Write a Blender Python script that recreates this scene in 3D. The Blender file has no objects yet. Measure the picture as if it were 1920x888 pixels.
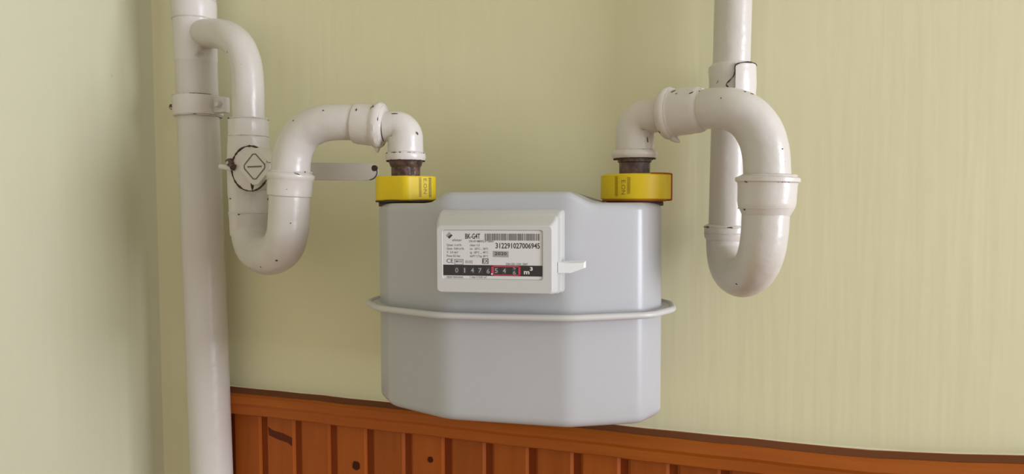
import bpy, bmesh, math, random
from mathutils import Vector, Matrix

S = bpy.context.scene
COL = S.collection
random.seed(7)

# ------------------------------------------------------------------ camera
CAM = Vector((0.2437, -0.8347, 1.4095))
YAW, PITCH, ROLL, FPX = 0.3328, 0.0485, -0.0033, 1318.75
_f = Vector((-math.sin(YAW), math.cos(YAW), 0)); _r = Vector((math.cos(YAW), math.sin(YAW), 0)); _u = Vector((0, 0, 1))
FWD = _f * math.cos(PITCH) - _u * math.sin(PITCH)
_u2 = _u * math.cos(PITCH) + _f * math.sin(PITCH)
RGT = _r * math.cos(ROLL) + _u2 * math.sin(ROLL)
UPV = _u2 * math.cos(ROLL) - _r * math.sin(ROLL)
cd = bpy.data.cameras.new('camera'); cam = bpy.data.objects.new('camera', cd); COL.objects.link(cam)
cd.sensor_fit = 'HORIZONTAL'; cd.sensor_width = 36.0; cd.lens = 36.0 * FPX / 1920.0; cd.clip_start = 0.02
m = Matrix((RGT, UPV, -FWD)).transposed().to_4x4(); m.translation = CAM
cam.matrix_world = m
S.camera = cam

# ------------------------------------------------------------------ light
world = bpy.data.worlds.new('world'); S.world = world; world.use_nodes = True
bg = world.node_tree.nodes['Background']
bg.inputs[0].default_value = (1.0, 0.955, 0.87, 1); bg.inputs[1].default_value = 0.68
ld = bpy.data.lights.new('window_light', 'AREA'); ld.shape = 'RECTANGLE'; ld.size = 1.1; ld.size_y = 1.25
ld.energy = 88; ld.color = (0.84, 0.885, 1.0)
lo = bpy.data.objects.new('window_light', ld); COL.objects.link(lo)
lo.location = (3.0, -0.84, 1.50)
lo.rotation_euler = (Vector((-0.2, -0.22, 1.35)) - Vector(lo.location)).to_track_quat('-Z', 'Y').to_euler()
S.view_settings.view_transform = 'Standard'; S.view_settings.look = 'None'
S.view_settings.gamma = 1.0; S.view_settings.exposure = 0.0; S.view_settings.use_curve_mapping = False

# ------------------------------------------------------------------ measuring helpers
def at(x, y, Y):
    """point on the plane y = Y seen at a measured place of the photograph"""
    d = RGT * ((x - 960) / FPX) - UPV * ((y - 444) / FPX) + FWD
    return CAM + d * ((Y - CAM.y) / d.y)

# ------------------------------------------------------------------ materials
def new_mat(name):
    mt = bpy.data.materials.new(name); mt.use_nodes = True
    nt = mt.node_tree; return mt, nt, nt.nodes['Principled BSDF']
def N(nt, t, **kw):
    n = nt.nodes.new(t)
    for k, v in kw.items():
        if k in n.inputs: n.inputs[k].default_value = v
        else: setattr(n, k, v)
    return n
def mixc(nt, fac, a, b):
    n = nt.nodes.new('ShaderNodeMix'); n.data_type = 'RGBA'
    if isinstance(fac, (int, float)): n.inputs[0].default_value = fac
    else: nt.links.new(fac, n.inputs[0])
    for i, v in ((6, a), (7, b)):
        if isinstance(v, tuple): n.inputs[i].default_value = (*v, 1)
        else: nt.links.new(v, n.inputs[i])
    return n.outputs[2]
def ramp(nt, src, a, b):
    n = nt.nodes.new('ShaderNodeMapRange'); n.inputs[1].default_value = a; n.inputs[2].default_value = b
    nt.links.new(src, n.inputs[0]); return n.outputs[0]
def coords(nt, scale=(1, 1, 1), kind='Object'):
    tc = nt.nodes.new('ShaderNodeTexCoord'); mp = nt.nodes.new('ShaderNodeMapping'); mp.inputs[3].default_value = scale
    nt.links.new(tc.outputs[kind], mp.inputs[0]); return mp.outputs[0]
def noise(nt, vec, scale, detail=3, rough=.5):
    n = N(nt, 'ShaderNodeTexNoise', Scale=scale, Detail=detail, Roughness=rough); nt.links.new(vec, n.inputs['Vector']); return n.outputs['Fac']
def bump(nt, b, h, strength, dist):
    n = N(nt, 'ShaderNodeBump', Strength=strength, Distance=dist); nt.links.new(h, n.inputs['Height'])
    nt.links.new(n.outputs[0], b.inputs['Normal'])

def simple(name, col, rough=.5, metal=0, spec=.5, coat=0):
    mt, nt, b = new_mat(name); b.inputs['Base Color'].default_value = (*col, 1)
    b.inputs['Roughness'].default_value = rough; b.inputs['Metallic'].default_value = metal
    b.inputs['Specular IOR Level'].default_value = spec; b.inputs['Coat Weight'].default_value = coat
    return mt

def wall_mat(name, a, b_):
    mt, nt, b = new_mat(name)
    v = coords(nt); f1 = noise(nt, v, 2.5, 4); f2 = noise(nt, coords(nt, (60, 60, 4)), 1.0, 2)
    c = mixc(nt, ramp(nt, f1, .35, .65), a, b_)
    sp = noise(nt, v, 38, 2); c = mixc(nt, ramp(nt, sp, .80, .84), c, (a[0]*.72, a[1]*.7, a[2]*.62))
    nt.links.new(c, b.inputs['Base Color']); b.inputs['Roughness'].default_value = .64; b.inputs['Specular IOR Level'].default_value = 1.0
    ad = nt.nodes.new('ShaderNodeMath'); ad.operation = 'ADD'
    nt.links.new(f2, ad.inputs[0]); nt.links.new(noise(nt, v, 14, 3), ad.inputs[1])
    bump(nt, b, ad.outputs[0], .13, .004)
    return mt
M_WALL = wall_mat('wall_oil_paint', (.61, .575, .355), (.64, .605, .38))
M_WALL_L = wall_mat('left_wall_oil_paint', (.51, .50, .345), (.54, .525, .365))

def paint_mat(name, col, chips=0.0, rough=.29):
    """thick gloss paint with brush lumps, rust showing through where it is chipped"""
    mt, nt, b = new_mat(name); v = coords(nt)
    lump = noise(nt, v, 55, 3); fine = noise(nt, v, 220, 2)
    c = mixc(nt, ramp(nt, noise(nt, v, 9, 3), .35, .7), col, (col[0]*.94, col[1]*.92, col[2]*.87))
    rust = mixc(nt, ramp(nt, fine, .4, .6), (.05, .022, .015), (.14, .06, .035))
    if chips > 0:
        k = ramp(nt, noise(nt, coords(nt, (1, 1, 1)), 62, 5, .62), chips, chips + .02)
        c = mixc(nt, k, c, rust)
    nt.links.new(c, b.inputs['Base Color']); b.inputs['Roughness'].default_value = rough
    b.inputs['Specular IOR Level'].default_value = .5
    bump(nt, b, lump, .16, .006)
    return mt
CREAM = (.57, .535, .505)
M_PIPE = paint_mat('cream_gloss_paint', CREAM, .715)
M_FIT = paint_mat('cream_gloss_paint_fitting', (.60, .56, .53), .70)
M_SEAM = paint_mat('cracked_paint_joint', CREAM, .60)
M_DIRT = paint_mat('worn_paint_joint', CREAM, .46)
def rust_mat():
    mt, nt, b = new_mat('rusty_steel'); v = coords(nt)
    c = mixc(nt, ramp(nt, noise(nt, v, 120, 4), .4, .65), (.045, .024, .020), (.12, .065, .05))
    c = mixc(nt, ramp(nt, noise(nt, v, 90, 5), .69, .72), c, (.55, .50, .46))
    nt.links.new(c, b.inputs['Base Color']); b.inputs['Roughness'].default_value = .38
    bump(nt, b, noise(nt, v, 160, 4), .5, .003); return mt
M_RUST = rust_mat()
M_CRACK = simple('dark_rust_line', (.045, .024, .016), .7)
M_YEL = None
def yellow_mat():
    mt, nt, b = new_mat('yellow_plastic'); v = coords(nt)
    c = mixc(nt, ramp(nt, noise(nt, v, 30, 3), .35, .7), (.62, .44, .006), (.66, .48, .010))
    nt.links.new(c, b.inputs['Base Color']); b.inputs['Roughness'].default_value = .42
    b.inputs['Specular IOR Level'].default_value = .3; b.inputs['Subsurface Weight'].default_value = .05; b.inputs['Subsurface Radius'].default_value = (.004, .003, .001)
    return mt
M_YEL = yellow_mat()
M_YINK = simple('faded_print_on_yellow', (.20, .14, .02), .6)
M_YFADE = simple('pale_print_on_yellow', (.42, .29, .015), .6)
M_REDSEAL = simple('red_brown_gasket', (.33, .060, .014), .55)
def meter_mat():
    mt, nt, b = new_mat('grey_meter_enamel'); v = coords(nt)
    c = mixc(nt, ramp(nt, noise(nt, v, 6, 2), .3, .7), (.39, .39, .40), (.405, .405, .415))
    nt.links.new(c, b.inputs['Base Color']); b.inputs['Roughness'].default_value = .31
    bump(nt, b, noise(nt, v, 420, 2), .05, .001); return mt
M_METER = meter_mat()
M_HOUSE = simple('light_grey_plastic', (.50, .50, .485), .42)
M_TAB = simple('white_plastic_tab', (.74, .75, .74), .3)
M_LABEL = simple('white_label', (.60, .59, .595), .35)
M_STICK = simple('white_sticker', (.62, .62, .635), .4)
M_INK = simple('black_print', (.035, .033, .035), .6)
M_INK2 = simple('thin_grey_print', (.16, .155, .155), .6)
M_BAR = simple('barcode_print', (.12, .115, .12), .6)
M_GREYBOX = simple('grey_print_box', (.30, .295, .295), .6)
M_BLACK = simple('black_counter_plate', (.022, .018, .016), .4)
M_DRUM = simple('dark_counter_drum', (.030, .030, .033), .4)
M_NUM = simple('pale_numeral', (.33, .33, .32), .5)
M_WHITE = simple('white_print', (.62, .61, .60), .5)
M_RED = simple('red_counter_frame', (.46, .035, .075), .45)

def wood_mat(name, a, b_, axis):
    mt, nt, b = new_mat(name)
    oi = nt.nodes.new('ShaderNodeObjectInfo')
    tc = nt.nodes.new('ShaderNodeTexCoord'); ad = nt.nodes.new('ShaderNodeVectorMath'); ad.operation = 'ADD'
    sc = nt.nodes.new('ShaderNodeVectorMath'); sc.operation = 'SCALE'; sc.inputs[3].default_value = 3.0
    nt.links.new(oi.outputs['Random'], sc.inputs[0])
    nt.links.new(tc.outputs['Object'], ad.inputs[0]); nt.links.new(sc.outputs[0], ad.inputs[1])
    mp = nt.nodes.new('ShaderNodeMapping'); mp.inputs[3].default_value = (90, 60, 5) if axis == 'z' else (6, 70, 110)
    nt.links.new(ad.outputs[0], mp.inputs[0])
    g = noise(nt, mp.outputs[0], 1.0, 4, .6); big = noise(nt, ad.outputs[0], 9, 2)
    c = mixc(nt, ramp(nt, g, .3, .72), a, b_)
    c = mixc(nt, ramp(nt, big, .4, .75), c, (a[0]*.86, a[1]*.74, a[2]*.7))
    hsv = nt.nodes.new('ShaderNodeHueSaturation'); nt.links.new(c, hsv.inputs['Color'])
    mr = nt.nodes.new('ShaderNodeMapRange'); mr.inputs[3].default_value = .88; mr.inputs[4].default_value = 1.1
    nt.links.new(oi.outputs['Random'], mr.inputs[0]); nt.links.new(mr.outputs[0], hsv.inputs['Value'])
    nt.links.new(hsv.outputs[0], b.inputs['Base Color']); b.inputs['Roughness'].default_value = .42; b.inputs['Specular IOR Level'].default_value = .22
    bump(nt, b, g, .08, .002); return mt
M_WOOD = wood_mat('varnished_pine_board', (.335, .082, .006), (.26, .055, .004), 'z')
M_RAIL = wood_mat('varnished_pine_rail', (.36, .094, .007), (.28, .062, .005), 'x')
M_GROOVE = simple('stained_groove', (.20, .034, .004), .7, 0, .15)
M_KNOT = simple('dark_knot', (.050, .012, .005), .6, 0, .08)
M_SPIKE = simple('red_brown_spike_knot', (.095, .022, .010), .6, 0, .08)
M_STRIP = simple('grimy_rail_top', (.150, .048, .018), .65, 0, .1)
M_CAULK = simple('caulk_bead', (.70, .66, .50), .5)
M_FLOOR = wood_mat('floor_boards', (.34, .20, .10), (.26, .15, .07), 'x')
M_CEIL = simple('ceiling_paint', (.80, .79, .74), .7)

# ------------------------------------------------------------------ object helpers
ORG = {}
def obj(name, bm, mat, parent=None, local=False, sharp=35):
    bmesh.ops.recalc_face_normals(bm, faces=bm.faces[:])
    lim = math.radians(sharp)
    for f in bm.faces: f.smooth = True
    for e in bm.edges:
        if len(e.link_faces) == 2 and e.calc_face_angle(0) > lim: e.smooth = False
    root = parent
    if parent is not None and not local:
        o0 = ORG[parent.name]
        for v in bm.verts: v.co = o0 @ v.co
    me = bpy.data.meshes.new(name); bm.to_mesh(me); bm.free()
    me.materials.append(mat)
    ob = bpy.data.objects.new(name, me); COL.objects.link(ob)
    if parent is not None:
        ob.parent = parent; ORG[ob.name] = ORG[parent.name]
    else: ORG[ob.name] = Matrix.Identity(4)
    return ob
def thing(name, label, cat, loc, rz=0, group=None):
    o = bpy.data.objects.new(name, None); COL.objects.link(o); o.empty_display_size = .05
    o.location = loc; o.rotation_euler = (0, 0, rz)
    if label: o['label'] = label
    if cat: o['category'] = cat
    if group: o['group'] = group
    ORG[o.name] = (Matrix.Translation(Vector(loc)) @ Matrix.Rotation(rz, 4, 'Z')).inverted()
    return o
def box_bm(x0, x1, y0, y1, z0, z1, bm=None, bevel=0):
    bm2 = bmesh.new()
    vs = [bm2.verts.new((x, y, z)) for x in (x0, x1) for y in (y0, y1) for z in (z0, z1)]
    for q in ((0, 1, 3, 2), (4, 6, 7, 5), (0, 4, 5, 1), (2, 3, 7, 6), (0, 2, 6, 4), (1, 5, 7, 3)): bm2.faces.new([vs[i] for i in q])
    if bevel: bmesh.ops.bevel(bm2, geom=bm2.edges[:], offset=bevel, segments=2, affect='EDGES', profile=.5)
    if bm is None: return bm2
    join(bm, bm2); return bm
def join(bm, other):
    me = bpy.data.meshes.new('tmp'); other.to_mesh(me); other.free(); bm.from_mesh(me); bpy.data.meshes.remove(me)
def rings_to_bm(rings, cap=True, closed=True, bm=None):
    bm = bm or bmesh.new(); vr = [[bm.verts.new(p) for p in r] for r in rings]
    n = len(rings[0])
    for a, b in zip(vr, vr[1:]):
        for i in range(n if closed else n - 1):
            j = (i + 1) % n; bm.faces.new((a[i], a[j], b[j], b[i]))
    if cap: bm.faces.new(vr[0][::-1]); bm.faces.new(vr[-1])
    return bm
def catmull(pts, n=8):
    pts = [Vector(p) for p in pts]
    P = [pts[0]*2 - pts[1]] + pts + [pts[-1]*2 - pts[-2]]
    out = []
    for i in range(1, len(P) - 2):
        p0, p1, p2, p3 = P[i-1], P[i], P[i+1], P[i+2]
        t0 = 0; t1 = t0 + max((p1-p0).length, 1e-6)**.5; t2 = t1 + max((p2-p1).length, 1e-6)**.5; t3 = t2 + max((p3-p2).length, 1e-6)**.5
        for k in range(n):
            t = t1 + (t2 - t1) * k / n
            A1 = p0*((t1-t)/(t1-t0)) + p1*((t-t0)/(t1-t0)); A2 = p1*((t2-t)/(t2-t1)) + p2*((t-t1)/(t2-t1)); A3 = p2*((t3-t)/(t3-t2)) + p3*((t-t2)/(t3-t2))
            B1 = A1*((t2-t)/(t2-t0)) + A2*((t-t0)/(t2-t0)); B2 = A2*((t3-t)/(t3-t1)) + A3*((t-t1)/(t3-t1))
            out.append(B1*((t2-t)/(t2-t1)) + B2*((t-t1)/(t2-t1)))
    out.append(pts[-1]); return out
def fillet_path(pts, rads, n=10):
    """polyline whose inner corners are rounded with circular arcs"""
    pts = [Vector(p) for p in pts]; out = [pts[0]]
    for i in range(1, len(pts) - 1):
        a, b, c = pts[i-1], pts[i], pts[i+1]; u = (a-b).normalized(); w = (c-b).normalized()
        ang = u.angle(w); r = rads[i-1]; d = r / math.tan(ang/2)
        p0 = b + u*d; ctr = b + (u+w).normalized() * (r / math.sin(ang/2))
        v0 = p0 - ctr; axis = (b + w*d - ctr); tot = v0.angle(axis); ax = v0.cross(axis).normalized()
        for k in range(n + 1): out.append(ctr + Matrix.Rotation(tot*k/n, 3, ax) @ v0)
    out.append(pts[-1]); return out
def sweep(pts, rad, seg=36, cap=True, bm=None, wob=0):
    pts = [Vector(p) for p in pts]; n = len(pts)
    if not hasattr(rad, '__len__'): rad = [rad]*n
    T = []
    for i in range(n):
        a = pts[max(i-1, 0)]; b = pts[min(i+1, n-1)]; T.append((b-a).normalized())
    ref = Vector((0, -1, 0)) if abs(T[0].y) < .9 else Vector((1, 0, 0))
    nr = (ref - T[0]*ref.dot(T[0])).normalized(); rings = []
    for i in range(n):
        if i: nr = T[i-1].rotation_difference(T[i]) @ nr; nr = (nr - T[i]*nr.dot(T[i])).normalized()
        bi = T[i].cross(nr)
        rings.append([pts[i] + (nr*math.cos(2*math.pi*k/seg) + bi*math.sin(2*math.pi*k/seg)) * rad[i] * (1 + (random.uniform(-wob, wob) if wob else 0)) for k in range(seg)])
    return rings_to_bm(rings, cap, bm=bm)
def lathe(A, B, prof, seg=40, bm=None, facets=None, wob=0, cap=True):
    """revolve prof [(t, r)] (t in 0..1 along A->B) about the axis; facets=(n, depth) flattens it like a hex nut"""
    A, B = Vector(A), Vector(B); T = (B-A).normalized(); ref = Vector((0, -1, 0)) if abs(T.y) < .9 else Vector((1, 0, 0))
    nr = (ref - T*ref.dot(T)).normalized(); bi = T.cross(nr); rings = []
    for t, r in prof:
        c = A + (B-A)*t; ring = []
        for k in range(seg):
            a = 2*math.pi*k/seg; rr = r
            if facets:
                fn, dep = facets; w = (a % (2*math.pi/fn)) - math.pi/fn
                rr = r*(1-dep) + dep*r*min(1, math.cos(math.pi/fn)/math.cos(w))
                rr = min(rr, r)
            if wob: rr *= 1 + random.uniform(-wob, wob)
            ring.append(c + (nr*math.cos(a) + bi*math.sin(a))*rr)
        rings.append(ring)
    return rings_to_bm(rings, cap, bm=bm)
def torus(C, axis, R, r, seg=48, ms=8, arc=(0, 2*math.pi), up=None, wob=0):
    C = Vector(C); T = Vector(axis).normalized(); ref = up or (Vector((0, -1, 0)) if abs(T.y) < .9 else Vector((1, 0, 0)))
    nr = (ref - T*ref.dot(T)).normalized(); bi = T.cross(nr); full = abs(arc[1]-arc[0]-2*math.pi) < 1e-4; rings = []
    for k in range(seg if full else seg + 1):
        a = arc[0] + (arc[1]-arc[0])*k/seg; d = nr*math.cos(a) + bi*math.sin(a); rr = r*(1+random.uniform(-wob, wob))
        rings.append([C + d*(R + rr*math.cos(2*math.pi*j/ms)) + T*(rr*math.sin(2*math.pi*j/ms)) for j in range(ms)])
    if full: rings.append(rings[0])
    bm = rings_to_bm(rings, not full)
    if full: bmesh.ops.remove_doubles(bm, verts=bm.verts[:], dist=1e-7)
    return bm
def plate_bm(poly, y0, y1):
    """polygon in x,z extruded from y0 to y1"""
    return rings_to_bm([[Vector((x, y0, z)) for x, z in poly], [Vector((x, y1, z)) for x, z in poly]])
def rrect(x0, x1, z0, z1, r, n=5):
    out = []
    for cx, cz, a0 in ((x1-r, z0+r, -90), (x1-r, z1-r, 0), (x0+r, z1-r, 90), (x0+r, z0+r, 180)):
        for k in range(n+1):
            a = math.radians(a0 + 90*k/n); out.append((cx + r*math.cos(a), cz + r*math.sin(a)))
    return out
def text_bm(s, x, z, h, y, width=None, bold=0, align='LEFT', rot=0):
    """flat lettering in the x,z plane facing -y; h = capital height"""
    cu = bpy.data.curves.new('lettering', 'FONT'); cu.body = s; cu.size = h/.70; cu.offset = bold; cu.resolution_u = 2
    cu.align_x = 'LEFT'
    to = bpy.data.objects.new('lettering', cu); COL.objects.link(to)
    dg = bpy.context.evaluated_depsgraph_get(); dg.update()
    me = bpy.data.meshes.new_from_object(to.evaluated_get(dg))
    bpy.data.objects.remove(to); bpy.data.curves.remove(cu)
    bm = bmesh.new(); bm.from_mesh(me); bpy.data.meshes.remove(me)
    xs = [v.co.x for v in bm.verts]; x0, x1 = min(xs), max(xs); sx = (width/(x1-x0)) if width else 1
    off = {'LEFT': 0, 'CENTER': .5, 'RIGHT': 1}[align]*(x1-x0)*sx
    for v in bm.verts:
        px, pz = (v.co.x-x0)*sx - off, v.co.y
        c, s_ = math.cos(rot), math.sin(rot)
        v.co = Vector((x + px*c - pz*s_, y, z + px*s_ + pz*c))
    return bm
def struct(ob, label=None):
    ob['kind'] = 'structure'
    if label: ob['label'] = label
    return ob

# ------------------------------------------------------------------ room shell
XC = -0.615                                        # the corner
rc = .055                                          # plaster rounding of the corner
prof = [(3.0, 0), (XC + rc, 0)] + [(XC + rc - rc*math.sin(math.radians(a)), -rc + rc*math.cos(math.radians(a))) for a in range(9, 46, 9)]
def slab(name, line, thick_dir, mat):
    back = [(x + thick_dir[0], y + thick_dir[1]) for x, y in line]
    poly = line + back[::-1]
    return struct(obj(name, rings_to_bm([[Vector((x, y, 0)) for x, y in poly], [Vector((x, y, 2.7)) for x, y in poly]]), mat))
slab('wall_back', prof, (0, .12), M_WALL)
prof2 = [(XC + rc - rc*math.sin(math.radians(a)), -rc + rc*math.cos(math.radians(a))) for a in range(45, 91, 9)] + [(XC, -2.6)]
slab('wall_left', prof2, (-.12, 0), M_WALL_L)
struct(obj('floor', box_bm(XC - .12, 3.0, -2.6, .12, -.05, 0), M_FLOOR))
struct(obj('ceiling', box_bm(XC - .12, 3.0, -2.6, .12, 2.7, 2.75), M_CEIL))

# ------------------------------------------------------------------ pine wainscot: rail on top of grooved boards
ZD, ZR = 1.1408, 1.1096
wain = thing('trim_1', 'varnished orange pine wainscot with a rounded cap rail along the wall', None, (0, 0, 0))
wain['kind'] = 'structure'
def bow(x):                                        # the cap rail is sprung upwards towards its right end
    t = max(0.0, x - .30); return .26*t*t
X0, X1 = -.525, 1.9
railp = [(0, 0), (-.0035, .0006), (-.005, -.0012), (-.022, -.0022), (-.0265, -.0050), (-.0290, -.0095), (-.0295, -.0140), (-.0275, -.0165), (-.0262, -.0185),
         (-.0262, -.0300), (-.0245, -.0315), (0, -.0315)]
rings = []
nx = 60
for i in range(nx + 1):
    x = X0 + (X1 - X0)*i/nx; b = bow(min(x, .62)) + (0 if x < .62 else 0)
    w = .0004*math.sin(x*31) + .0003*math.sin(x*77 + 1)
    rings.append([Vector((x, y, ZD + z + b + w)) for y, z in railp])
obj('cap_rail', rings_to_bm(rings), M_RAIL, wain, sharp=28)
rings = []
for i in range(nx + 1):
    x = X0 + (X1 - X0)*i/nx; b = bow(min(x, .62)) + .0004*math.sin(x*31) + .0003*math.sin(x*77 + 1)
    yo = -.0205 + .0012*math.sin(x*19) + .0008*math.sin(x*53)
    rings.append([Vector((x, y, ZD + z + b)) for y, z in ((-.0015, .0002), (-.0045, .0003), (yo, -.0014), (yo, -.0030), (-.0015, -.0030))])
obj('grimy_top_edge', rings_to_bm(rings), M_STRIP, wain)
obj('caulk_bead', sweep([Vector((X0 + (X1-X0)*i/nx, -.0006, ZD + .0004 + bow(min(X0 + (X1-X0)*i/nx, .62)))) for i in range(nx+1)], [.0011*(1+.35*math.sin(i*2.1)) for i in range(nx+1)], 8), M_CAULK, wain)
PITCH_B, GO, GW = .0576, -.4185, .0092
obj('backing_board', box_bm(X0, X1, -.0088, 0, 0, ZR + .004), M_GROOVE, wain)
k = -2
boards = []
while True:
    xa = GO + PITCH_B*(k - 1) + GW/2; xb = GO + PITCH_B*k - GW/2
    if xa > X1: break
    xa = max(xa, X0); xb = min(xb, X1); j = random.uniform(-.0007, .0007)
    if xb - xa > .008:
        e = .0035
        poly = [(xa, -.0065), (xa, -.0100), (xa + e, -.0125 + j), (xb - e, -.0125 + j), (xb, -.0100), (xb, -.0065)]
        bd = obj('board', rings_to_bm([[Vector((x, y, 0)) for x, y in poly], [Vector((x, y, ZR + .003)) for x, y in poly]]), M_WOOD, wain, sharp=20)
        boards.append((xa, xb, bd))
    k += 1
def knot(px, py, rx, rz, poly=None):
    c = at(px, py, -.0126)
    for xa, xb, bd in boards:
        if xa <= c.x <= xb:
            if poly is None:
                pl = [(c.x + rx*math.cos(a*.5236)*random.uniform(.85, 1.1), c.z + rz*math.sin(a*.5236)*random.uniform(.85, 1.1)) for a in range(12)]
            else: pl = [(max(xa+.0036, min(xb-.0036, at(*q, -.0126).x)), at(*q, -.0126).z) for q in poly]
            obj('knot', plate_bm(pl, -.0120, -.01335), M_SPIKE if poly else M_KNOT, bd)
knot(668, 872, .0062, .0065); knot(807, 861, .0042, .0040)
knot(528, 822, 0, 0, [(503, 799), (512, 806), (530, 811), (549, 820), (548, 836), (540, 829), (522, 823), (505, 815)])

# ------------------------------------------------------------------ gas meter
MT, YM = .17, -.112
ZB = 1.3 - .111
meter = thing('gas_meter', 'grey domestic gas meter with a white index label, hung between the two yellow clamps', 'gas meter', (0, YM, ZB), MT)
cM, sM = math.cos(MT), math.sin(MT)
def mw(x, y, z): return Vector((x*cM - y*sM, YM + x*sM + y*cM, 1.3 + z))       # meter frame -> world
def ml(px, py, yl):                                                            # measured place -> meter frame, on depth yl
    d = RGT*((px-960)/FPX) - UPV*((py-444)/FPX) + FWD; n = Vector((-sM, cM, 0)); o = Vector((0, YM, 1.3)) + n*yl
    P = CAM + d*(n.dot(o-CAM)/n.dot(d)); X, Y = P.x, P.y - YM
    return X*cM + Y*sM, P.z - 1.3
def round_poly(poly, rads, n=6):
    out = []; L = len(poly)
    for i in range(L):
        a, b, c = Vector(poly[i-1]), Vector(poly[i]), Vector(poly[(i+1) % L]); u = (a-b).normalized(); w = (c-b).normalized()
        ang = u.angle(w); r = rads[i]; d = r/math.tan(ang/2); p0 = b+u*d; p1 = b+w*d
        ctr = b + (u+w).normalized()*(r/math.sin(ang/2)); a0 = math.atan2(p0.y-ctr.y, p0.x-ctr.x); a1 = math.atan2(p1.y-ctr.y, p1.x-ctr.x)
        da = (a1-a0+math.pi) % (2*math.pi) - math.pi
        for k in range(n+1): out.append(Vector((ctr.x + r*math.cos(a0+da*k/n), ctr.y + r*math.sin(a0+da*k/n))))
    return out
half = [(.153, -.004), (.153, -.026), (.130, -.050), (.062, -.079)]
bp = [(x, y) for x, y in half] + [(-x, y) for x, y in half[::-1]]
bp = bp + [(x, -y) for x, y in bp[::-1]]
bp = [q for i, q in enumerate(bp)]
hx = [(.153, -.016), (.134, -.050), (.062, -.0800), (-.062, -.0800), (-.130, -.047), (-.153, -.014), (-.153, .016), (-.134, .050), (-.062, .0800), (.062, .0800), (.134, .050), (.153, .016)]
outl = round_poly(hx, [.022, .022, .040, .055, .030, .030, .024, .024, .05, .05, .024, .024])
dens = []                                           # denser along the long flats so that the hump is sampled
for i, p in enumerate(outl):
    q = outl[(i+1) % len(outl)]; s = max(1, int((q-p).length/.006))
    for k in range(s): dens.append(p + (q-p)*k/s)
outl = dens
nrm = []
for i in range(len(outl)):
    t = (outl[(i+1) % len(outl)] - outl[i-1]).normalized(); nn = Vector((t.y, -t.x))
    if nn.dot(outl[i]) < 0: nn = -nn
    nrm.append(nn)
def hump(x):
    t = min(1, max(0, (abs(x - .002) - .058)/.030)); t = t*t*(3-2*t); return .1205 - .0110*t
def shell(height, sign, r, z0):
    rings = [[Vector((p.x, p.y, z0)) for p in outl]]
    for zf in (.3, .6, .85, 1.0):
        rings.append([Vector((p.x, p.y, z0 + sign*(height(p.x) - r - abs(z0))*zf)) for p in outl])
    for a in (15, 30, 45, 60, 75, 90):
        ins = r*(1-math.cos(math.radians(a))); up = r*math.sin(math.radians(a))
        rings.append([Vector((p.x - n.x*ins, p.y - n.y*ins, sign*(height(p.x) - r + up))) for p, n in zip(outl, nrm)])
    last = [Vector((p.x - n.x*r, p.y - n.y*r)) for p, n in zip(outl, nrm)]
    for s in (.8, .55, .3, .05):
        rings.append([Vector((q.x*(s if abs(q.x) < .01 else (1-(1-s)*.35)), q.y*s, sign*height(q.x*(1-(1-s)*.35)))) for q in last])
    return rings_to_bm(rings)
def zsh(bm):
    for v in bm.verts: v.co.z += .111
    return bm
def mobj(name, bm, mat, parent=None, sharp=35): return obj(name, zsh(bm), mat, parent or meter, local=True, sharp=sharp)
mobj('upper_shell', shell(hump, 1, .008, .0), M_METER, sharp=50)
mobj('lower_shell', shell(lambda x: .1100 + .020*x, -1, .010, .0), M_METER, sharp=50)
rp = [(-.004, .0012), (.0085, .0012)] + [(.0117 + .0034*math.cos(math.radians(a)), .0034*math.sin(math.radians(a))) for a in (150, 110, 70, 30, -10, -50, -90, -130)] + [(.0085, -.0022), (-.004, -.0022)]
rr = [[Vector((p.x + n.x*o, p.y + n.y*o, z)) for o, z in rp] for p, n in zip(outl, nrm)]
rr.append(rr[0]); bmr = rings_to_bm(rr, cap=False); bmesh.ops.remove_doubles(bmr, verts=bmr.verts[:], dist=1e-7)
M_RIM = simple('rim_enamel', (.50, .49, .475), .38)
mobj('seam_rim', bmr, M_RIM, sharp=60)
for sx in (-1, 1):
    A = Vector((sx*.125, 0, .1060)); B = Vector((sx*.125, 0, .1125))
    mobj('port', lathe(A, B, [(0, .030), (.6, .030), (1, .0285)]), M_CRACK)
# index housing
HX0, HX1 = -.0572, .0500
hr = []
def HR(x0, x1, z0, z1, y, r=.0045): hr.append([Vector((x, y, z)) for x, z in rrect(x0, x1, z0, z1, r)])
HR(-.0640, .0585, .0235, .1050, -.070, .003)
HR(-.0634, .0585, .0238, .1018, -.0860, .003)
HR(-.0633, .0565, .0238, .1014, -.0868, .003)
HR(-.0618, .0560, .0244, .0972, -.0980, .003)
HR(-.0617, .0536, .0244, .0968, -.0988, .003)
HR(-.0604, .0528, .0250, .0925, -.1080, .003)
HR(HX0 - .001, HX1 + .001, .0258, .0893, -.1165, .0035)
HR(HX0 - .0004, HX1 + .0004, .0264, .0887, -.1177, .0036)
HR(HX0, HX1, .0270, .0880, -.1182, .0034)
LX0, LX1, LZ0, LZ1 = -.0519, .0415, .0392, .0842
HR(LX0 - .0006, LX1 + .0006, LZ0 - .0006, LZ1 + .0006, -.1182, .0025)
HR(LX0, LX1, LZ0, LZ1, -.1168, .002)
house = mobj('index_housing', rings_to_bm(hr), M_HOUSE, sharp=24)
tab = rings_to_bm([[Vector(p) for p in r] for r in (
    [(.054, -.100, .0440), (.054, -.090, .0440), (.054, -.090, .0540), (.054, -.100, .0540)],
    [(.066, -.100, .0440), (.066, -.090, .0440), (.066, -.090, .0550), (.066, -.100, .0530)],
    [(.0780, -.099, .0485), (.0795, -.091, .0485), (.0795, -.091, .0550), (.0780, -.099, .0535)])])
seal = mobj('seal_tab', tab, M_TAB, house, sharp=20)
YL = -.1170
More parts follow.
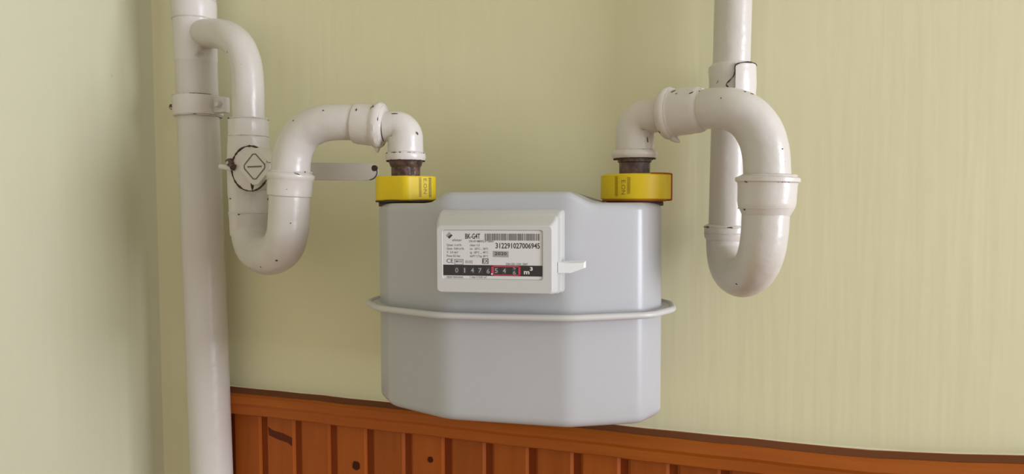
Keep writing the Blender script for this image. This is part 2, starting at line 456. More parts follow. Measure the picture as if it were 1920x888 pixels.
lab = mobj('label_plate', plate_bm(rrect(LX0 + .0002, LX1 - .0002, LZ0 + .0002, LZ1 - .0002, .0018), -.1160, YL), M_LABEL)
LW, LH = LX1 - LX0, LZ1 - LZ0
def lx(u): return LX0 + u*LW
def lz(v): return LZ1 - v*LH
Yp = YL - .00012
ink, thin = M_INK, M_INK2; barb = bmesh.new()
def T(mt_, s, u, v, h, w=None, bold=0, align='LEFT'): return mobj('lettering', text_bm(s, lx(u), lz(v), h*LH, Yp, w*LW if w else None, bold, align), mt_, lab)
def frame_bm(u0, u1, v0, v1, t):
    bm = bmesh.new(); tz = t*LW/LH
    for a, b, c, d in ((u0, u1, v0, v0 + tz), (u0, u1, v1 - tz, v1), (u0, u0 + t, v0, v1), (u1 - t, u1, v0, v1)): box_bm(lx(a), lx(b), Yp, YL - .00002, lz(d), lz(c), bm)
    return bm
T(ink, 'BK-G4T', .228, .172, .105, .152, .00012)
T(ink, '312291027006945', .535, .365, .108, .440, .00012)
T(thin, 'elster', .095, .225, .055, .10, .00002)
for s, u, v, w in (('Qmax  6 m\u00b3/h', .038, .325, .15), ('Qmin  0,04 m\u00b3/h', .038, .400, .175), ('V  2,0 dm\u00b3', .038, .475, .118), ('Pmax 0,5 bar', .038, .550, .14),
                   ('DE-07-MI002-PTB001', .270, .245, .245), ('class 1,5', .275, .325, .10), ('tm  -20\u00b0C ... 50\u00b0C', .275, .400, .185), ('tg  -20\u00b0C ... 40\u00b0C', .275, .475, .185),
                   ('tb/PT CTsp 20\u00b0C', .275, .552, .185), ('DIN EN 1359: 2007', .640, .710, .215), ('elster Instromet', .035, .985, .17), ('1 imp \u2259 0,01 m\u00b3', .275, .985, .17)):
    T(thin, s, u, v, .044, w, .00003)
T(ink, '2020', .525, .505, .062, .12, .00006)
T(ink, 'CE', .036, .675, .088, .068, -.00001)
T(thin, 'M10', .131, .668, .052, .062, .00004); T(thin, '0102', .228, .680, .060, .075, .00001)
mobj('mark_frame', frame_bm(.117, .207, .595, .710, .005), M_INK2, lab)
T(ink, 'EX', .406, .665, .072, .052, .00003)
mobj('mark_frame', frame_bm(.400, .462, .577, .690, .005), M_INK, lab)
rb = random.Random(3); u = .425
while u < .968:
    w = rb.choice((.004, .004, .007, .010)); box_bm(lx(u), lx(min(u+w, .972)), Yp, YL - .00002, lz(.205), lz(.065), barb); u += w + rb.choice((.003, .004, .004, .008))
mobj('barcode', barb, M_BAR, lab)
mobj('year_box', plate_bm([(lx(.505), lz(.545)), (lx(.665), lz(.552)), (lx(.665), lz(.428)), (lx(.505), lz(.420))], YL - .00006, YL), M_GREYBOX, lab)
cx_, cz_ = lx(.066), lz(.105)
lg = plate_bm([(cx_, cz_ - .0031), (cx_ + .0031, cz_), (cx_, cz_ + .0031), (cx_ - .0031, cz_)], Yp, YL)
logo = mobj('maker_emblem', lg, M_GREYBOX, lab)
lg = plate_bm([(cx_, cz_ - .0031), (cx_ + .0031, cz_), (cx_ + .0016, cz_ + .0008), (cx_ - .0012, cz_ - .0012), (cx_ - .0031, cz_)][::1], Yp - .0001, YL)
mobj('emblem_dark_print', lg, M_INK, lab)  # black printed lower part of the emblem
ctr = mobj('counter_plate', box_bm(lx(.002), lx(.998), YL - .0002, YL, lz(.935), lz(.715)), M_BLACK)
fr = bmesh.new()
for (a, b, c, d) in ((.492, .782, .722, .748), (.492, .782, .905, .930), (.492, .517, .722, .93), (.762, .782, .722, .93)): box_bm(lx(a), lx(b), YL - .0006, YL - .0002, lz(d), lz(c), fr)
mobj('red_decimal_frame', fr, M_RED, ctr)
mobj('decimal_point', lathe(Vector((lx(.497), YL - .0004, lz(.895))), Vector((lx(.497), YL - .0009, lz(.895))), [(0, .0009), (1, .0008)], 12), M_WHITE, ctr)
for i, ch in enumerate('01476546'):
    uc = (.140, .221, .300, .376, .460, .541, .622, .722)[i]; mt_ = M_NUM
    dr = mobj('digit_drum', box_bm(lx(uc - .026), lx(uc + .026), YL - .00045, YL - .0002, lz(.895), lz(.750)), M_DRUM)
    if i == 7:
        nb = text_bm('5', lx(uc), lz(.795), .055*LH, YL - .00056, .026*LW, 0, 'CENTER'); join(nb, text_bm('6', lx(uc), lz(.900), .080*LH, YL - .00056, .030*LW, 0, 'CENTER'))
    else: nb = text_bm(ch, lx(uc), lz(.873 + (.012 if i == 4 else 0)), .098*LH, YL - .00056, .030*LW if ch != '1' else .011*LW, .00002, 'CENTER')
    mobj('numeral', nb, mt_, dr)
nb = text_bm('m', lx(.816), lz(.888), .088*LH, YL - .0004, .056*LW, .00018); join(nb, text_bm('3', lx(.877), lz(.815), .070*LH, YL - .0004, .028*LW, .00018))
mobj('unit_lettering', nb, M_WHITE, ctr)
# barcode sticker on the lower shell
(sx0, sz1), (sx1, sz1b) = ml(902, 634, -.0797), ml(1000, 643, -.0797); (_, sz0) = ml(905, 657, -.0797); (_, sz0b) = ml(998, 664, -.0797)
zt, zb_ = (sz1 + sz1b)/2, (sz0 + sz0b)/2
st = mobj('sticker', plate_bm(rrect(sx0, sx1, zb_, zt, .0012), -.0790, -.0798), M_STICK)
sb = bmesh.new(); u = .16; rb = random.Random(5); sw = sx1 - sx0; sh = zt - zb_
while u < .80:
    w = rb.choice((.006, .009, .014, .018))
    if not (.455 < u < .535): box_bm(sx0 + u*sw, sx0 + (u+w)*sw, -.0799, -.0798, zt - .70*sh, zt - .16*sh, sb)
    u += w + rb.choice((.006, .006, .010))
mobj('barcode', sb, M_BAR, st)
mobj('fine_lettering', text_bm('312291  027  006945', sx0 + .26*sw, zt - .89*sh, .13*sh, -.0799, .46*sw), M_INK2, st)

# ------------------------------------------------------------------ yellow clamps over the meter unions
def clamp(sx, label, rot, poly_r, prints):
    base = mw(sx*.125, 0, .1125)
    t = thing('union_clamp', label, 'seal clamp', base, MT + rot, 'yellow clamps on the meter unions')
    n = 64; R, ri = poly_r, .0300
    def rad(a): return R(a)
    prof_ = [(0.0, -.0012), (.0012, 0), (.0250, 0), (.0262, -.0012)]
    rings = []
    for z, d in prof_: rings.append([Vector(((rad(2*math.pi*k/n) + d)*math.cos(2*math.pi*k/n), (rad(2*math.pi*k/n) + d)*math.sin(2*math.pi*k/n), z)) for k in range(n)])
    for z, r in ((.0262, ri), (0, ri)): rings.append([Vector((r*math.cos(2*math.pi*k/n), r*math.sin(2*math.pi*k/n), z)) for k in range(n)])
    rings.append(rings[0]); bm = rings_to_bm(rings, cap=False); bmesh.ops.remove_doubles(bm, verts=bm.verts[:], dist=1e-7)
    body = obj('clamp_body', bm, M_YEL, t, local=True, sharp=30)
    # top cover disc with the hole for the nipple
    rings = [[Vector((r*math.cos(2*math.pi*k/n), r*math.sin(2*math.pi*k/n), z)) for k in range(n)] for z, r in ((.0240, .0301), (.0255, .0301), (.0255, .0175), (.0240, .0175), (.0240, .0301))]
    bm = rings_to_bm(rings, cap=False); bmesh.ops.remove_doubles(bm, verts=bm.verts[:], dist=1e-7)
    obj('top_cover', bm, M_YEL, t, local=True)
    return t, body, rad
def hexr(ro, rf, n=6, ph=0, mn=.92):
    def f(a):
        w = ((a - ph) % (2*math.pi/n)) - math.pi/n
        return min(ro, rf/math.cos(w))
    return f
def wrap_print(body, rad, a0, s, z, h, width, mat, vertical=True, name='lettering', off=.0002):
    """lettering that follows the clamp's skin; runs downwards when vertical"""
    tb = text_bm(s, 0, 0, h, 0, width) if isinstance(s, str) else s
    for v in tb.verts:
        a_, b_ = v.co.x, v.co.z
        arc, zz = (b_, -a_) if vertical else (a_, b_)
        r0 = rad(a0); an = a0 + arc/r0; r = rad(an) + off
        v.co = Vector((r*math.cos(an), r*math.sin(an), z + zz))
    return obj(name, tb, mat, body, local=True)
def dashes(seed, n, length, h):
    r = random.Random(seed); bm = bmesh.new()
    for j in range(n):
        u = 0
        while u < length:
            w = r.uniform(.0006, .0018); box_bm(u, min(u + w, length), -.0001, 0, j*h, j*h + h*.62, bm); u += w + .0005
    return bm
D = math.radians
tl, bl, rl_ = clamp(-1, 'yellow plastic clamp under the left rusty nipple, next to the valve lever', 0, hexr(.0362, .0325, 6, D(-12)), None)
wrap_print(bl, rl_, D(-37), 'E.ON', .0235, .0040, .0165, M_YINK)
wrap_print(bl, rl_, D(-47), dashes(1, 3, .021, .0011), .0245, 0, 0, M_YFADE, name='fine_print'); wrap_print(bl, rl_, D(-26), dashes(2, 3, .021, .0011), .0245, 0, 0, M_YINK, name='fine_print')
def rright(a):
    base = .0352
    # a blunt lug at the right where the two halves close
    d = (a - D(-18) + math.pi) % (2*math.pi) - math.pi
    return base + .0030*max(0, 1 - abs(d)/D(34))**.6
tr, br, rr_ = clamp(1, 'yellow plastic clamp under the right rusty nipple, with a red brown edge', 0, rright, None)
wrap_print(br, rr_, D(-112), 'E.ON', .0195, .0042, .0145, M_YINK)
wrap_print(br, rr_, D(-124), dashes(3, 3, .020, .0012), .0235, 0, 0, M_YFADE, name='fine_print'); wrap_print(br, rr_, D(-102), dashes(4, 3, .017, .0011), .0225, 0, 0, M_YFADE, name='fine_print')
# red-brown gasket edge behind the right clamp's lug
a1 = D(60); bm = bmesh.new()
def strip(a0, a1, n, prof):
    return [[Vector((q*math.cos(a), q*math.sin(a), z)) for q, z in prof(rr_(a))] for a in [a0 + (a1-a0)*k/n for k in range(n+1)]]
rings_to_bm(strip(D(-62), D(-6), 20, lambda r: ((.0310, .0258), (.0310, .0268), (r - .0004, .0272), (r + .0004, .0266), (r - .0012, .0258))), cap=True, bm=bm)
rings_to_bm(strip(D(-6), a1, 20, lambda r: ((r - .0010, .0272), (r + .0010, .0272), (r + .0016, .0262), (r + .0016, -.0004), (r + .0006, -.0014), (r - .0010, -.0014))), cap=True, bm=bm)
obj('red_gasket', bm, M_REDSEAL, tr, local=True)
# dark gap under the right clamp
for t, rf in ((tl, rl_), (tr, rr_)):
    obj('lower_gasket', torus((0, 0, -.0008), (0, 0, 1), .0325, .0012), M_REDSEAL if t is tr else M_CRACK, t, local=True)

# ------------------------------------------------------------------ left riser
def seam(A, T, r, parent, mat=None, th=.0009, arc=(0, 2*math.pi), wob=.35): return obj('joint_line', torus(A, T, r, th, 56, 6, arc, wob=wob), mat or M_SEAM, parent)
UZ = Vector((0, 0, 1))
def shade_dirt_mat(ctr, rad):  # branch pipe's shadow painted into the tee's colour, mixed with brown dirt
    mt, nt, b = new_mat('cream_paint_shade_and_dirt'); g = nt.nodes.new('ShaderNodeNewGeometry')
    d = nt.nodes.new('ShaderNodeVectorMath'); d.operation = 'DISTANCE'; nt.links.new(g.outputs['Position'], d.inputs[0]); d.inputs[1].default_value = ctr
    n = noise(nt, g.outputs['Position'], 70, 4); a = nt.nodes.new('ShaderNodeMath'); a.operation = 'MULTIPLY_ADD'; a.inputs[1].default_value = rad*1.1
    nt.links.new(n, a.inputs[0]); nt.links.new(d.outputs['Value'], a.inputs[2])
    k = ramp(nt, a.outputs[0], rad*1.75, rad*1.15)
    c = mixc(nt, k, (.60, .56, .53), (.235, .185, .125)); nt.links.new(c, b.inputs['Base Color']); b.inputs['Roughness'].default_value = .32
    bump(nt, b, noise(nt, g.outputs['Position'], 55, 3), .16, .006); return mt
YR = -.046
rb0, rt0 = at(397, 880, YR), at(364, 10, YR)
def riser_at(z):
    t = (z - rb0.z)/(rt0.z - rb0.z); return rb0 + (rt0 - rb0)*t
left = thing('gas_riser', 'thick cream painted gas riser pipe in the left corner of the wall', 'pipe', (riser_at(0).x, YR, 0))
zs = [0, .5, .9, 1.05, 1.2, 1.3, 1.4, 1.5, 1.55, 1.6, 1.66, 1.72, 2.2, 2.7]
def rr0(z): return .0270 + .0012*min(1, max(0, (1.62 - z)/.25))
obj('pipe', sweep([riser_at(z) for z in zs], [rr0(z) for z in zs], 40), M_PIPE, left)
zt0 = at(366, 118, YR).z; zt1 = at(362, 36, YR).z; zt2 = at(362, 4, YR).z
A, B = riser_at(zt0), riser_at(zt2 + .03)
Ln = (B - A).length
def tt(z): return (z - zt0)/(zt2 + .03 - zt0)
M_TEE = shade_dirt_mat(at(384, 96, YR - .026), .018)
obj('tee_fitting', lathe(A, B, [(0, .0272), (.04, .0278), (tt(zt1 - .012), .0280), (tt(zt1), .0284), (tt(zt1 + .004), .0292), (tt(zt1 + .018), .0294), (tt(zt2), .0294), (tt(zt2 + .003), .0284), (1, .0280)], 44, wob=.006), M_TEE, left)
seam(riser_at(zt2 + .0005), UZ, .0294, left, th=.0007); seam(riser_at(zt1 - .002), UZ, .0284, left, M_SEAM, th=.0009)
# wall clip round the riser, lugs at both sides with bolts
zc0, zc1 = at(368, 212, YR - .03).z, at(368, 173, YR - .03).z
clip = obj('pipe_clip', lathe(riser_at(zc0), riser_at(zc1), [(0, .0300), (.03, .0322), (.12, .0328), (.5, .0325), (.88, .0328), (.97, .0322), (1, .0300)], 44, wob=.004), M_FIT, left)
pc = riser_at((zc0 + zc1)/2)
for sg, ln in ((1, .020), (-1, .009)):
    bm = box_bm(pc.x + sg*.030, pc.x + sg*(.030 + ln), pc.y - .006, pc.y + .006, zc0 + .003, zc1 - .003, None, .002)
    obj('clip_lug', bm, M_FIT, clip)
    cxx = pc.x + sg*(.030 + ln*.62)
    obj('clip_bolt', lathe((cxx, pc.y - .005, pc.z), (cxx, pc.y - .0125, pc.z), [(0, .0045), (.7, .0045), (1, .0036)], 6), M_DIRT, clip)
seam(riser_at(zc1), UZ, .0312, left, M_DIRT, .0007, (D(-70), D(75))); seam(riser_at(zc0), UZ, .0312, left, M_SEAM, .0008)

# ------------------------------------------------------------------ left inlet pipe with tee branch, valve, swan-neck bends
YV, YLB = -.080, -.158
inlet = thing('inlet_pipe', 'cream painted swan-neck gas pipe bending from the left riser to the meter', 'pipe', tuple(at(545, 500, YLB)))
# tee branch and down pipe
p0 = riser_at(at(366, 66, YR).z)
pts = catmull([p0, at(398, 63, YR - .013), at(427, 68, YR - .026), at(449, 88, -.0785), at(461, 120, YV), at(465, 160, YV), at(466, 222, YV)], 8)
obj('branch_bend', sweep(pts, [.0190 + .0010*min(1, i/20) for i in range(len(pts))], 36), M_PIPE, inlet)
# bottom return bend
vx = at(468, 440, YV)
l0 = at(542, 372, YLB)
pts = catmull([at(468, 415, YV), at(469, 440, YV - .002), at(476, 463, YV - .012), at(492, 477, YV - .032), at(514, 477, YV - .055), at(531, 462, YLB + .008), at(539, 437, YLB), at(542, 405, YLB), at(543.5, 366, YLB)], 8)
obj('return_bend', sweep(pts, [.0230 + (.0005 if 25 < i < 45 else 0) for i in range(len(pts))], 36), M_PIPE, inlet)
# swan neck
pts = catmull([at(545, 330, YLB), at(546.5, 303, YLB), at(553, 275, YLB), at(571, 248, YLB + .001), at(600, 233, YLB + .003), at(630, 229, YLB + .006), at(668, 229.5, YLB + .011)], 8)
n = len(pts); obj('swan_neck', sweep(pts, [.0218 - .0022*i/n for i in range(n)], 36), M_PIPE, inlet)
# union on the limb
A, B = at(543, 368, YLB), at(545.5, 320, YLB)
un = obj('union_nut', lathe(A, B, [(0, .0228), (.04, .0246), (.22, .0250), (.62, .0248), (.68, .0256), (.78, .0268), (.86, .0266), (.92, .0236), (1, .0222)], 44, wob=.004), M_FIT, inlet)
seam(A + (B-A)*.70, UZ, .0255, inlet, M_SEAM, .0006); seam(A + (B-A)*.93, UZ, .0232, inlet, M_SEAM, .0008)
# union before the elbow
A, B = at(664, 231, YLB + .011), at(722, 236, -.139)
obj('union_nut', lathe(A, B, [(0, .0192), (.04, .0218), (.15, .0226), (.60, .0232), (.66, .0236), (.72, .0252), (.84, .0256), (.92, .0240), (.97, .0190), (1, .0180)], 44, wob=.006), M_FIT, inlet)
ax = (B-A).normalized()
seam(A + (B-A)*.03, ax, .0205, inlet, M_SEAM, .0007); seam(A + (B-A)*.93, ax, .0225, inlet, M_SEAM, .0007)
obj('paint_drip', lathe(A + (B-A)*.74 - Vector((0, 0, .0240)), A + (B-A)*.74 - Vector((0, 0, .0305)), [(0, .0040), (.5, .0026), (.85, .0018), (1, .0006)], 14), M_FIT, inlet)
# elbow
cL = mw(-.125, 0, 0); YE = cL.y
ztop = at(763, 291, YE).z; znip0 = at(763, 303, YE).z
el0 = Vector((cL.x, cL.y, ztop)); zc = at(760, 237, YE).z
corner = Vector((cL.x, cL.y, zc))
hdir = (B - corner); hdir.z = 0
pts = fillet_path([corner + hdir*1.0, corner, el0], [.0120], 14)
obj('elbow', sweep([pts[0]] + pts[1:], [.0165] + [.0168 + .0026*k/14 for k in range(15)] + [.0197], 36), M_FIT, inlet)
zb = at(763, 302, YE).z; zt = at(763, 284, YE).z
obj('elbow_collar', lathe(Vector((cL.x, cL.y, zb)), Vector((cL.x, cL.y, zt)), [(0, .0190), (.08, .0212), (.35, .0222), (.65, .0222), (.9, .0214), (1, .0186)], 44, wob=.010), M_FIT, inlet)
seam(Vector((cL.x, cL.y, zt - .0022)), UZ, .0212, inlet, M_DIRT, .0008); seam(Vector((cL.x, cL.y, zb + .0004)), UZ, .0205, inlet, M_CRACK, .0008, wob=.6)
ZP = 1.3 + .1128
obj('rusty_nipple', lathe(Vector((cL.x, cL.y, ZP)), Vector((cL.x, cL.y, zb + .002)), [(0, .0158), (.80, .0158), (.84, .0172), (.90, .0182), (1, .0198)], 36, wob=.012), M_RUST, inlet)['label'] = 'bare rusty brown nipple'

# ------------------------------------------------------------------ ball valve with lever
v0, v1 = at(468, 442, YV), at(466, 222, YV)
valve = thing('ball_valve', 'cream painted ball valve on the left down pipe with a long flat lever', 'valve', tuple(v0))
def vz(py): return at(467, py, YV).z
def vt(py): return (vz(py) - v0.z)/(v1.z - v0.z)
va = [(442, .0226), (439, .0240), (405, .0250), (402, .0258), (399, .0258), (396, .0250), (372, .0255), (366, .0262), (345, .0266), (318, .0268), (292, .0266), (272, .0262), (262, .0255), (257, .0258), (255, .0250), (230, .0250), (226, .0256), (222, .0225)]
obj('valve_body', lathe(v0, v1, [(vt(p), r) for p, r in va], 48, facets=(8, .5), wob=.002), M_FIT, valve, sharp=30)
for py, r in ((223, .0253), (256, .0255), (399, .0258)): seam(v0 + (v1-v0)*vt(py), UZ, r - .0003, valve, M_SEAM, .0006)
bc = at(473, 316, YV - .030); YB = YV - .030
def zx(px, py, Y): q = at(px, py, Y); return q
# bonnet pointing into the room, octagonal cap with an engraved diamond
bo = obj('bonnet', lathe((bc.x, YV - .010, bc.z), (bc.x, YB - .004, bc.z), [(0, .0270), (.45, .0270), (.75, .0290), (.92, .0294), (1, .0280)], 48, wob=.004), M_FIT, valve)
obj('bonnet_rust_line', torus((bc.x, YB - .0042, bc.z), (0, 1, 0), .0278, .0011, 60, 6, wob=.5), M_CRACK, bo)
cc = at(477, 312, YB - .012)
def cut_diamond(hd, cut):
    cr = [Vector((cc.x, cc.z + hd)), Vector((cc.x + hd, cc.z)), Vector((cc.x, cc.z - hd)), Vector((cc.x - hd, cc.z))]; o = []
    for i in range(4):
        a, b, c = cr[i-1], cr[i], cr[(i+1) % 4]; o += [b + (a-b)*cut, b + (c-b)*cut]
    return o
rings = [[Vector((p.x, y, p.y)) for p in cut_diamond(h, .17)] for y, h in ((YB - .003, .0272), (YB - .0100, .0272), (YB - .0118, .0260))]
capo = obj('square_cap', rings_to_bm(rings), M_FIT, valve, sharp=20)
dm = bmesh.new(); yf = YB - .0119
def stroke(bm, p, q, w, y0, y1):
    p, q = Vector((p[0], 0, p[1])), Vector((q[0], 0, q[1])); d = (q-p).normalized(); s = Vector((-d.z, 0, d.x))*w/2
    rings_to_bm([[Vector((c.x, y, c.z)) for c in (p+s, q+s, q-s, p-s)] for y in (y0, y1)], bm=bm)
rd2 = cut_diamond(.0172, .12)
for i in range(8): stroke(dm, rd2[i], rd2[(i+1) % 8], .0014, yf - .0003, yf + .0005)
stroke(dm, (cc.x - .0105, cc.z - .0002), (cc.x + .0105, cc.z - .0000), .0018, yf - .0003, yf + .0005)
M_ENGR = simple('engraved_line', (.14, .11, .09), .6)
obj('diamond_mark', dm, M_ENGR, capo)
# lever: flat bar with a rounded end and a hole
yh0, yh1 = YB - .0025, YB - .0085
L0 = at(500, 320, yh0); tip = at(711, 322, yh0 + .034); wl = at(600, 303, yh0).z - at(600, 336, yh0).z
poly = []
n = 14; cy_ = (tip.z); r_ = wl/2*.93
poly += [(L0.x, L0.z - wl/2*1.05), (tip.x - .017, tip.z - wl/2)]
poly += [(tip.x - r_ + r_*math.cos(D(-90 + 180*k/n)), tip.z + r_*math.sin(D(-90 + 180*k/n))) for k in range(n+1)]
poly += [(tip.x - .017, tip.z + wl/2), (L0.x, L0.z + wl/2*1.05)]
bm = plate_bm(poly, yh0, yh1); bmesh.ops.bevel(bm, geom=[e for e in bm.edges if abs(e.verts[0].co.y - e.verts[1].co.y) < 1e-6], offset=.0012, segments=2, affect='EDGES')
SLOPE = .034/(tip.x - L0.x)
for v in bm.verts: v.co.y += SLOPE*(v.co.x - L0.x)
lever = obj('lever', bm, M_FIT, valve)
hp = at(701, 315, yh1 + .032); yq = yh1 + SLOPE*(hp.x - L0.x)
obj('lever_hole', lathe((hp.x, yq + .002, hp.z), (hp.x, yq - .0009, hp.z), [(0, .0036), (1, .0036)], 20), M_CRACK, lever)
obj('lever_edge_rust', sweep([Vector((x, yh1 + .0012 + SLOPE*(x - L0.x), z)) for x, z in poly[2 + n//4 - 3:2 + n//2 + 4]], .0006, 6), M_CRACK, lever)
# stop pin and rust at the left of the bonnet
q0, q1 = at(413, 312, YB), at(440, 316, YB - .004)
obj('stop_pin', sweep([q0, q0 + (q1-q0)*.4, q1], [.0030, .0036, .0030], 12), M_FIT, valve)
rp0 = at(432, 303, YB - .002); obj('rust_spot', lathe(rp0, rp0 + Vector((.004, -.006, -.002)), [(0, .0050), (.5, .0062), (1, .0045)], 9, wob=.2), M_RUST, valve)
rp0 = at(436, 312, YB - .006); obj('rust_spot', lathe(rp0, rp0 + Vector((.003, -.003, -.002)), [(0, .0050), (1, .0038)], 8, wob=.25), M_RUST, valve)
dp = at(474, 346, YB - .003); obj('rust_drip', lathe(dp + Vector((0, 0, .002)), dp - Vector((0, 0, .009)), [(0, .0028), (.5, .0022), (1, .0006)], 10, wob=.15), M_CRACK, valve)

# ------------------------------------------------------------------ right riser
YRR = -.043
r1, r2 = at(1363, 425, YRR), at(1374.5, 5, YRR)
def rr_at(z): return r1 + (r2 - r1)*((z - r1.z)/(r2.z - r1.z))
YO = -.128
right = thing('outlet_riser', 'cream painted pipe rising up the wall to the right of the meter', 'pipe', tuple(r1))
zs = [r1.z, 1.42, 1.46, 1.5, 1.55, 1.6, 1.65, 1.72, 2.2, 2.7]
obj('pipe', sweep([rr_at(z) for z in zs], .0193, 40), M_PIPE, right)
zc0, zc1 = at(1371, 178, YRR - .02).z, at(1371, 113, YRR - .02).z
cl = obj('pipe_socket', lathe(rr_at(zc0), rr_at(zc1), [(0, .0195), (.02, .0222), (.5, .0226), (.80, .0236), (.90, .0234), (1, .0198)], 40, wob=.008), M_FIT, right)
# painted patch of the clip on the right front of the socket, its edge lined with rust
pq = rr_at((zc0 + zc1)/2); rings = []
pz = [(0, .0240), (.85, .0240), (.93, .0232)]
za, zb2 = at(1400, 185, YRR - .02).z, at(1400, 117, YRR - .02).z
for k in range(9):
    a = D(-78 + 88*k/8); j = .0016*math.sin(k*2.2)
    rings.append([Vector((rr_at(z).x + r*math.cos(a), rr_at(z).y + r*math.sin(a), z)) for z, r in ((za, .0205), (za, .0256), (za + (zb2-za)*.5, .0262), (zb2, .0252), (zb2, .0195))])
obj('clip_half', rings_to_bm(rings, closed=True), M_FIT, cl, sharp=40)
ed = [Vector((rr_at(z).x + .0256*math.cos(D(a)), rr_at(z).y + .0256*math.sin(D(a)), z)) for z, a in ((zb2 + .0003, 8), (zb2 + .0006, -30), (zb2, -60), (zb2 - .003, -79), (zb2 - .012, -80), (zb2 - .018, -90), (zb2 - .022, -98), (zb2 - .026, -92), (zb2 - .031, -84))]
obj('clip_rust_line', sweep(catmull(ed, 3), [.0007 + .0003*math.sin(i*1.7) for i in range((len(ed)-1)*3+1)], 6), M_CRACK, cl)

# ------------------------------------------------------------------ right outlet pipe
cR = mw(.125, 0, 0); YE = cR.y
outlet = thing('outlet_pipe', 'cream painted pipe with couplings looping from the meter to the right riser', 'pipe', tuple(at(1385, 545, YO + .03)))
zb, zt = at(1191, 298, YE).z, at(1191, 281, YE).z
zcorner = at(1196, 221, YE).z
corner = Vector((cR.x, cR.y, zcorner)); hB = at(1250, 213, YE - .012)
hd = hB - corner
pts = fillet_path([Vector((cR.x, cR.y, zb + .002)), corner, corner + hd*1.02], [.0150], 14)
obj('elbow', sweep(pts, [.0200] + [.0200 - .0022*k/14 for k in range(15)] + [.0172], 36), M_FIT, outlet)
obj('elbow_collar', lathe(Vector((cR.x, cR.y, zb)), Vector((cR.x, cR.y, zt)), [(0, .0200), (.08, .0222), (.35, .0238), (.65, .0238), (.9, .0226), (1, .0200)], 44, wob=.008), M_FIT, outlet)
seam(Vector((cR.x, cR.y, zt - .001)), UZ, .0212, outlet, M_SEAM, .0007); seam(Vector((cR.x, cR.y, zb + .0004)), UZ, .0210, outlet, M_CRACK, .0011, wob=.5)
obj('rusty_nipple', lathe(Vector((cR.x, cR.y, ZP)), Vector((cR.x, cR.y, zb + .002)), [(0, .0160), (.86, .0160), (.88, .0175), (1, .0180)], 36, wob=.008), M_RUST, outlet)['label'] = 'bare rusty brown nipple'
A, B = at(1243, 214, YE - .010), at(1326, 204, YO + .010)
obj('union_nut', lathe(A, B, [(0, .0185), (.04, .0238), (.10, .0262), (.18, .0266), (.24, .0252), (.28, .0238), (.34, .0232), (.62, .0232), (.68, .0226), (.80, .0226), (.88, .0216), (.93, .0198), (1, .0190)], 44, wob=.004), M_FIT, outlet)
ax = (B-A).normalized(); seam(A + (B-A)*.03, ax, .0218, outlet, M_DIRT, .0006); seam(A + (B-A)*.27, ax, .0240, outlet, M_SEAM, .0006); seam(A + (B-A)*.92, ax, .0200, outlet, M_SEAM, .0006)
obj('paint_drip', lathe(A + (B-A)*.22 - UZ*.0245, A + (B-A)*.26 - UZ*.0295 + Vector((.006, 0, 0)), [(0, .0038), (.6, .0026), (1, .0008)], 12), M_FIT, outlet)
pts = catmull([at(1318, 205, YO + .011), at(1345, 203, YO + .004), at(1375, 206, YO), at(1402, 220, YO), at(1424, 248, YO), at(1435, 283, YO), at(1438.5, 333, YO)], 9)
n = len(pts); obj('swan_neck', sweep(pts, [.0192 + .0022*min(1, i/35) for i in range(n)], 36), M_PIPE, outlet)
A, B = at(1436, 402, YO), at(1439.5, 326, YO)
obj('union_nut', lathe(A, B, [(0, .0220), (.06, .0230), (.18, .0256), (.30, .0264), (.70, .0268), (.78, .0272), (.81, .0292), (.90, .0292), (.94, .0256), (1, .0216)], 48, wob=.003), M_FIT, outlet)
seam(A + (B-A)*.79, UZ, .0275, outlet, M_DIRT, .0007, (D(20), D(150)), .5); seam(A + (B-A)*.94, UZ, .0255, outlet, M_SEAM, .0010); seam(A + (B-A)*.16, UZ, .0250, outlet, M_SEAM, .0006)
pts = catmull([at(1436, 395, YO), at(1433, 440, YO), at(1427, 475, YO + .003), at(1413, 505, YO + .016), at(1391, 518, YO + .036), at(1373, 508, YO + .058), at(1363, 482, YRR - .006), at(1360.5, 455, YRR), at(1361, 428, YRR)], 8)
n = len(pts); obj('return_bend', sweep(pts, [.0216 - .0014*i/n for i in range(n)], 36), M_PIPE, outlet)
A, B = at(1360.5, 450, YRR), at(1362, 421, YRR)
obj('joint_socket', lathe(A, B, [(0, .0206), (.15, .0222), (.5, .0228), (.8, .0230), (.92, .0222), (1, .0196)], 40, wob=.014), M_FIT, outlet)
seam(A + (B-A)*.86, UZ, .0226, outlet, M_DIRT, .0009, wob=.5); seam(A + (B-A)*.45, UZ, .0228, outlet, M_SEAM, .0006)

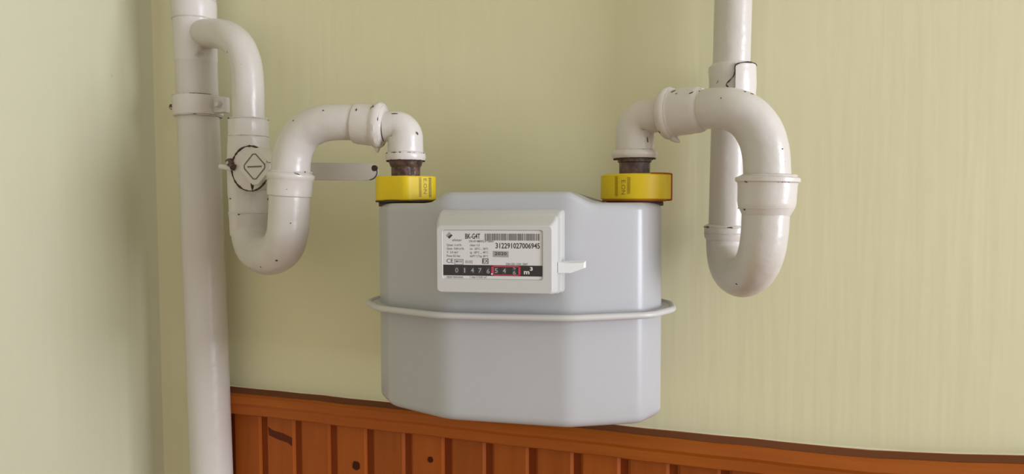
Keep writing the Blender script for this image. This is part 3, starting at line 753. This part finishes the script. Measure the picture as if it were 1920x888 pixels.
# ------------------------------------------------------------------ rust chips in the paint and a cast number on the left union
from mathutils.bvhtree import BVHTree
def tree_of(root):
    vs, fs, base = [], [], 0
    for o in [c for c in root.children_recursive if c.type == 'MESH' and c.name.split('.')[0] not in ('joint_line', 'rust_chip')]:
        M = ORG[root.name].inverted()
        vs += [M @ v.co for v in o.data.vertices]; fs += [[i + base for i in p.vertices] for p in o.data.polygons]; base = len(vs)
    return BVHTree.FromPolygons(vs, fs)
def spot(tree, px, py):
    d = (RGT*((px-960)/FPX) - UPV*((py-444)/FPX) + FWD).normalized(); h = tree.ray_cast(CAM, d); return h[0], h[1]
def chip(root, tree, px, py, w, h, ang=0):
    P, n = spot(tree, px, py)
    if P is None: return
    if n.dot(CAM - P) < 0: n = -n
    u = (RGT*math.cos(ang) + UPV*math.sin(ang)); u = (u - n*u.dot(n)).normalized(); v = n.cross(u); k = (P - CAM).length/FPX
    ring = [P + (u*math.cos(a)*w*k*.40 + v*math.sin(a)*h*k*.40)*random.uniform(.75, 1.15) for a in [2*math.pi*i/9 for i in range(9)]]
    obj('rust_chip', rings_to_bm([[q + n*.0004 for q in ring], [q - n*.0012 for q in ring]]), M_CHIP, root)
M_CHIP = simple('brown_rust_chip', (.11, .065, .045), .7, 0, .1)
TI, TO, TV = tree_of(inlet), tree_of(outlet), tree_of(valve)
for a in ((668, 206, 4, 8), (740, 213, 14, 3), (781, 218, 8, 3, -.7), (606, 207, 4, 3), (550, 226, 4, 3), (545, 418, 3, 3), (519, 488, 7, 5, .5), (489, 500, 4, 3), (557, 326, 14, 3)): chip(inlet, TI, *a)
for a in ((1263, 171, 12, 4, .4), (1296, 174, 12, 3, .4), (1310, 171, 7, 3), (1352, 184, 3, 3), (1397, 172, 6, 3), (1410, 176, 8, 4), (1214, 262, 3, 15, .1), (1467, 279, 3, 3), (1400, 341, 12, 4), (1396, 392, 6, 6), (1381, 532, 5, 3), (1236, 247, 7, 3)): chip(outlet, TO, *a)
for a in ((432, 372, 8, 3), (502, 373, 4, 6), (448, 402, 6, 3)): chip(valve, TV, *a)
P, n = spot(TI, 697, 201)
tb = text_bm('24', 0, 0, .0042, 0, .0062, .0001, 'CENTER')
if n.dot(CAM - P) < 0: n = -n
u = RGT - n*RGT.dot(n); u.normalize(); v = n.cross(u)
for q in tb.verts: q.co = P + u*q.co.x + v*(q.co.z - .002) + n*.0003
obj('cast_number', tb, M_CRACK, inlet)
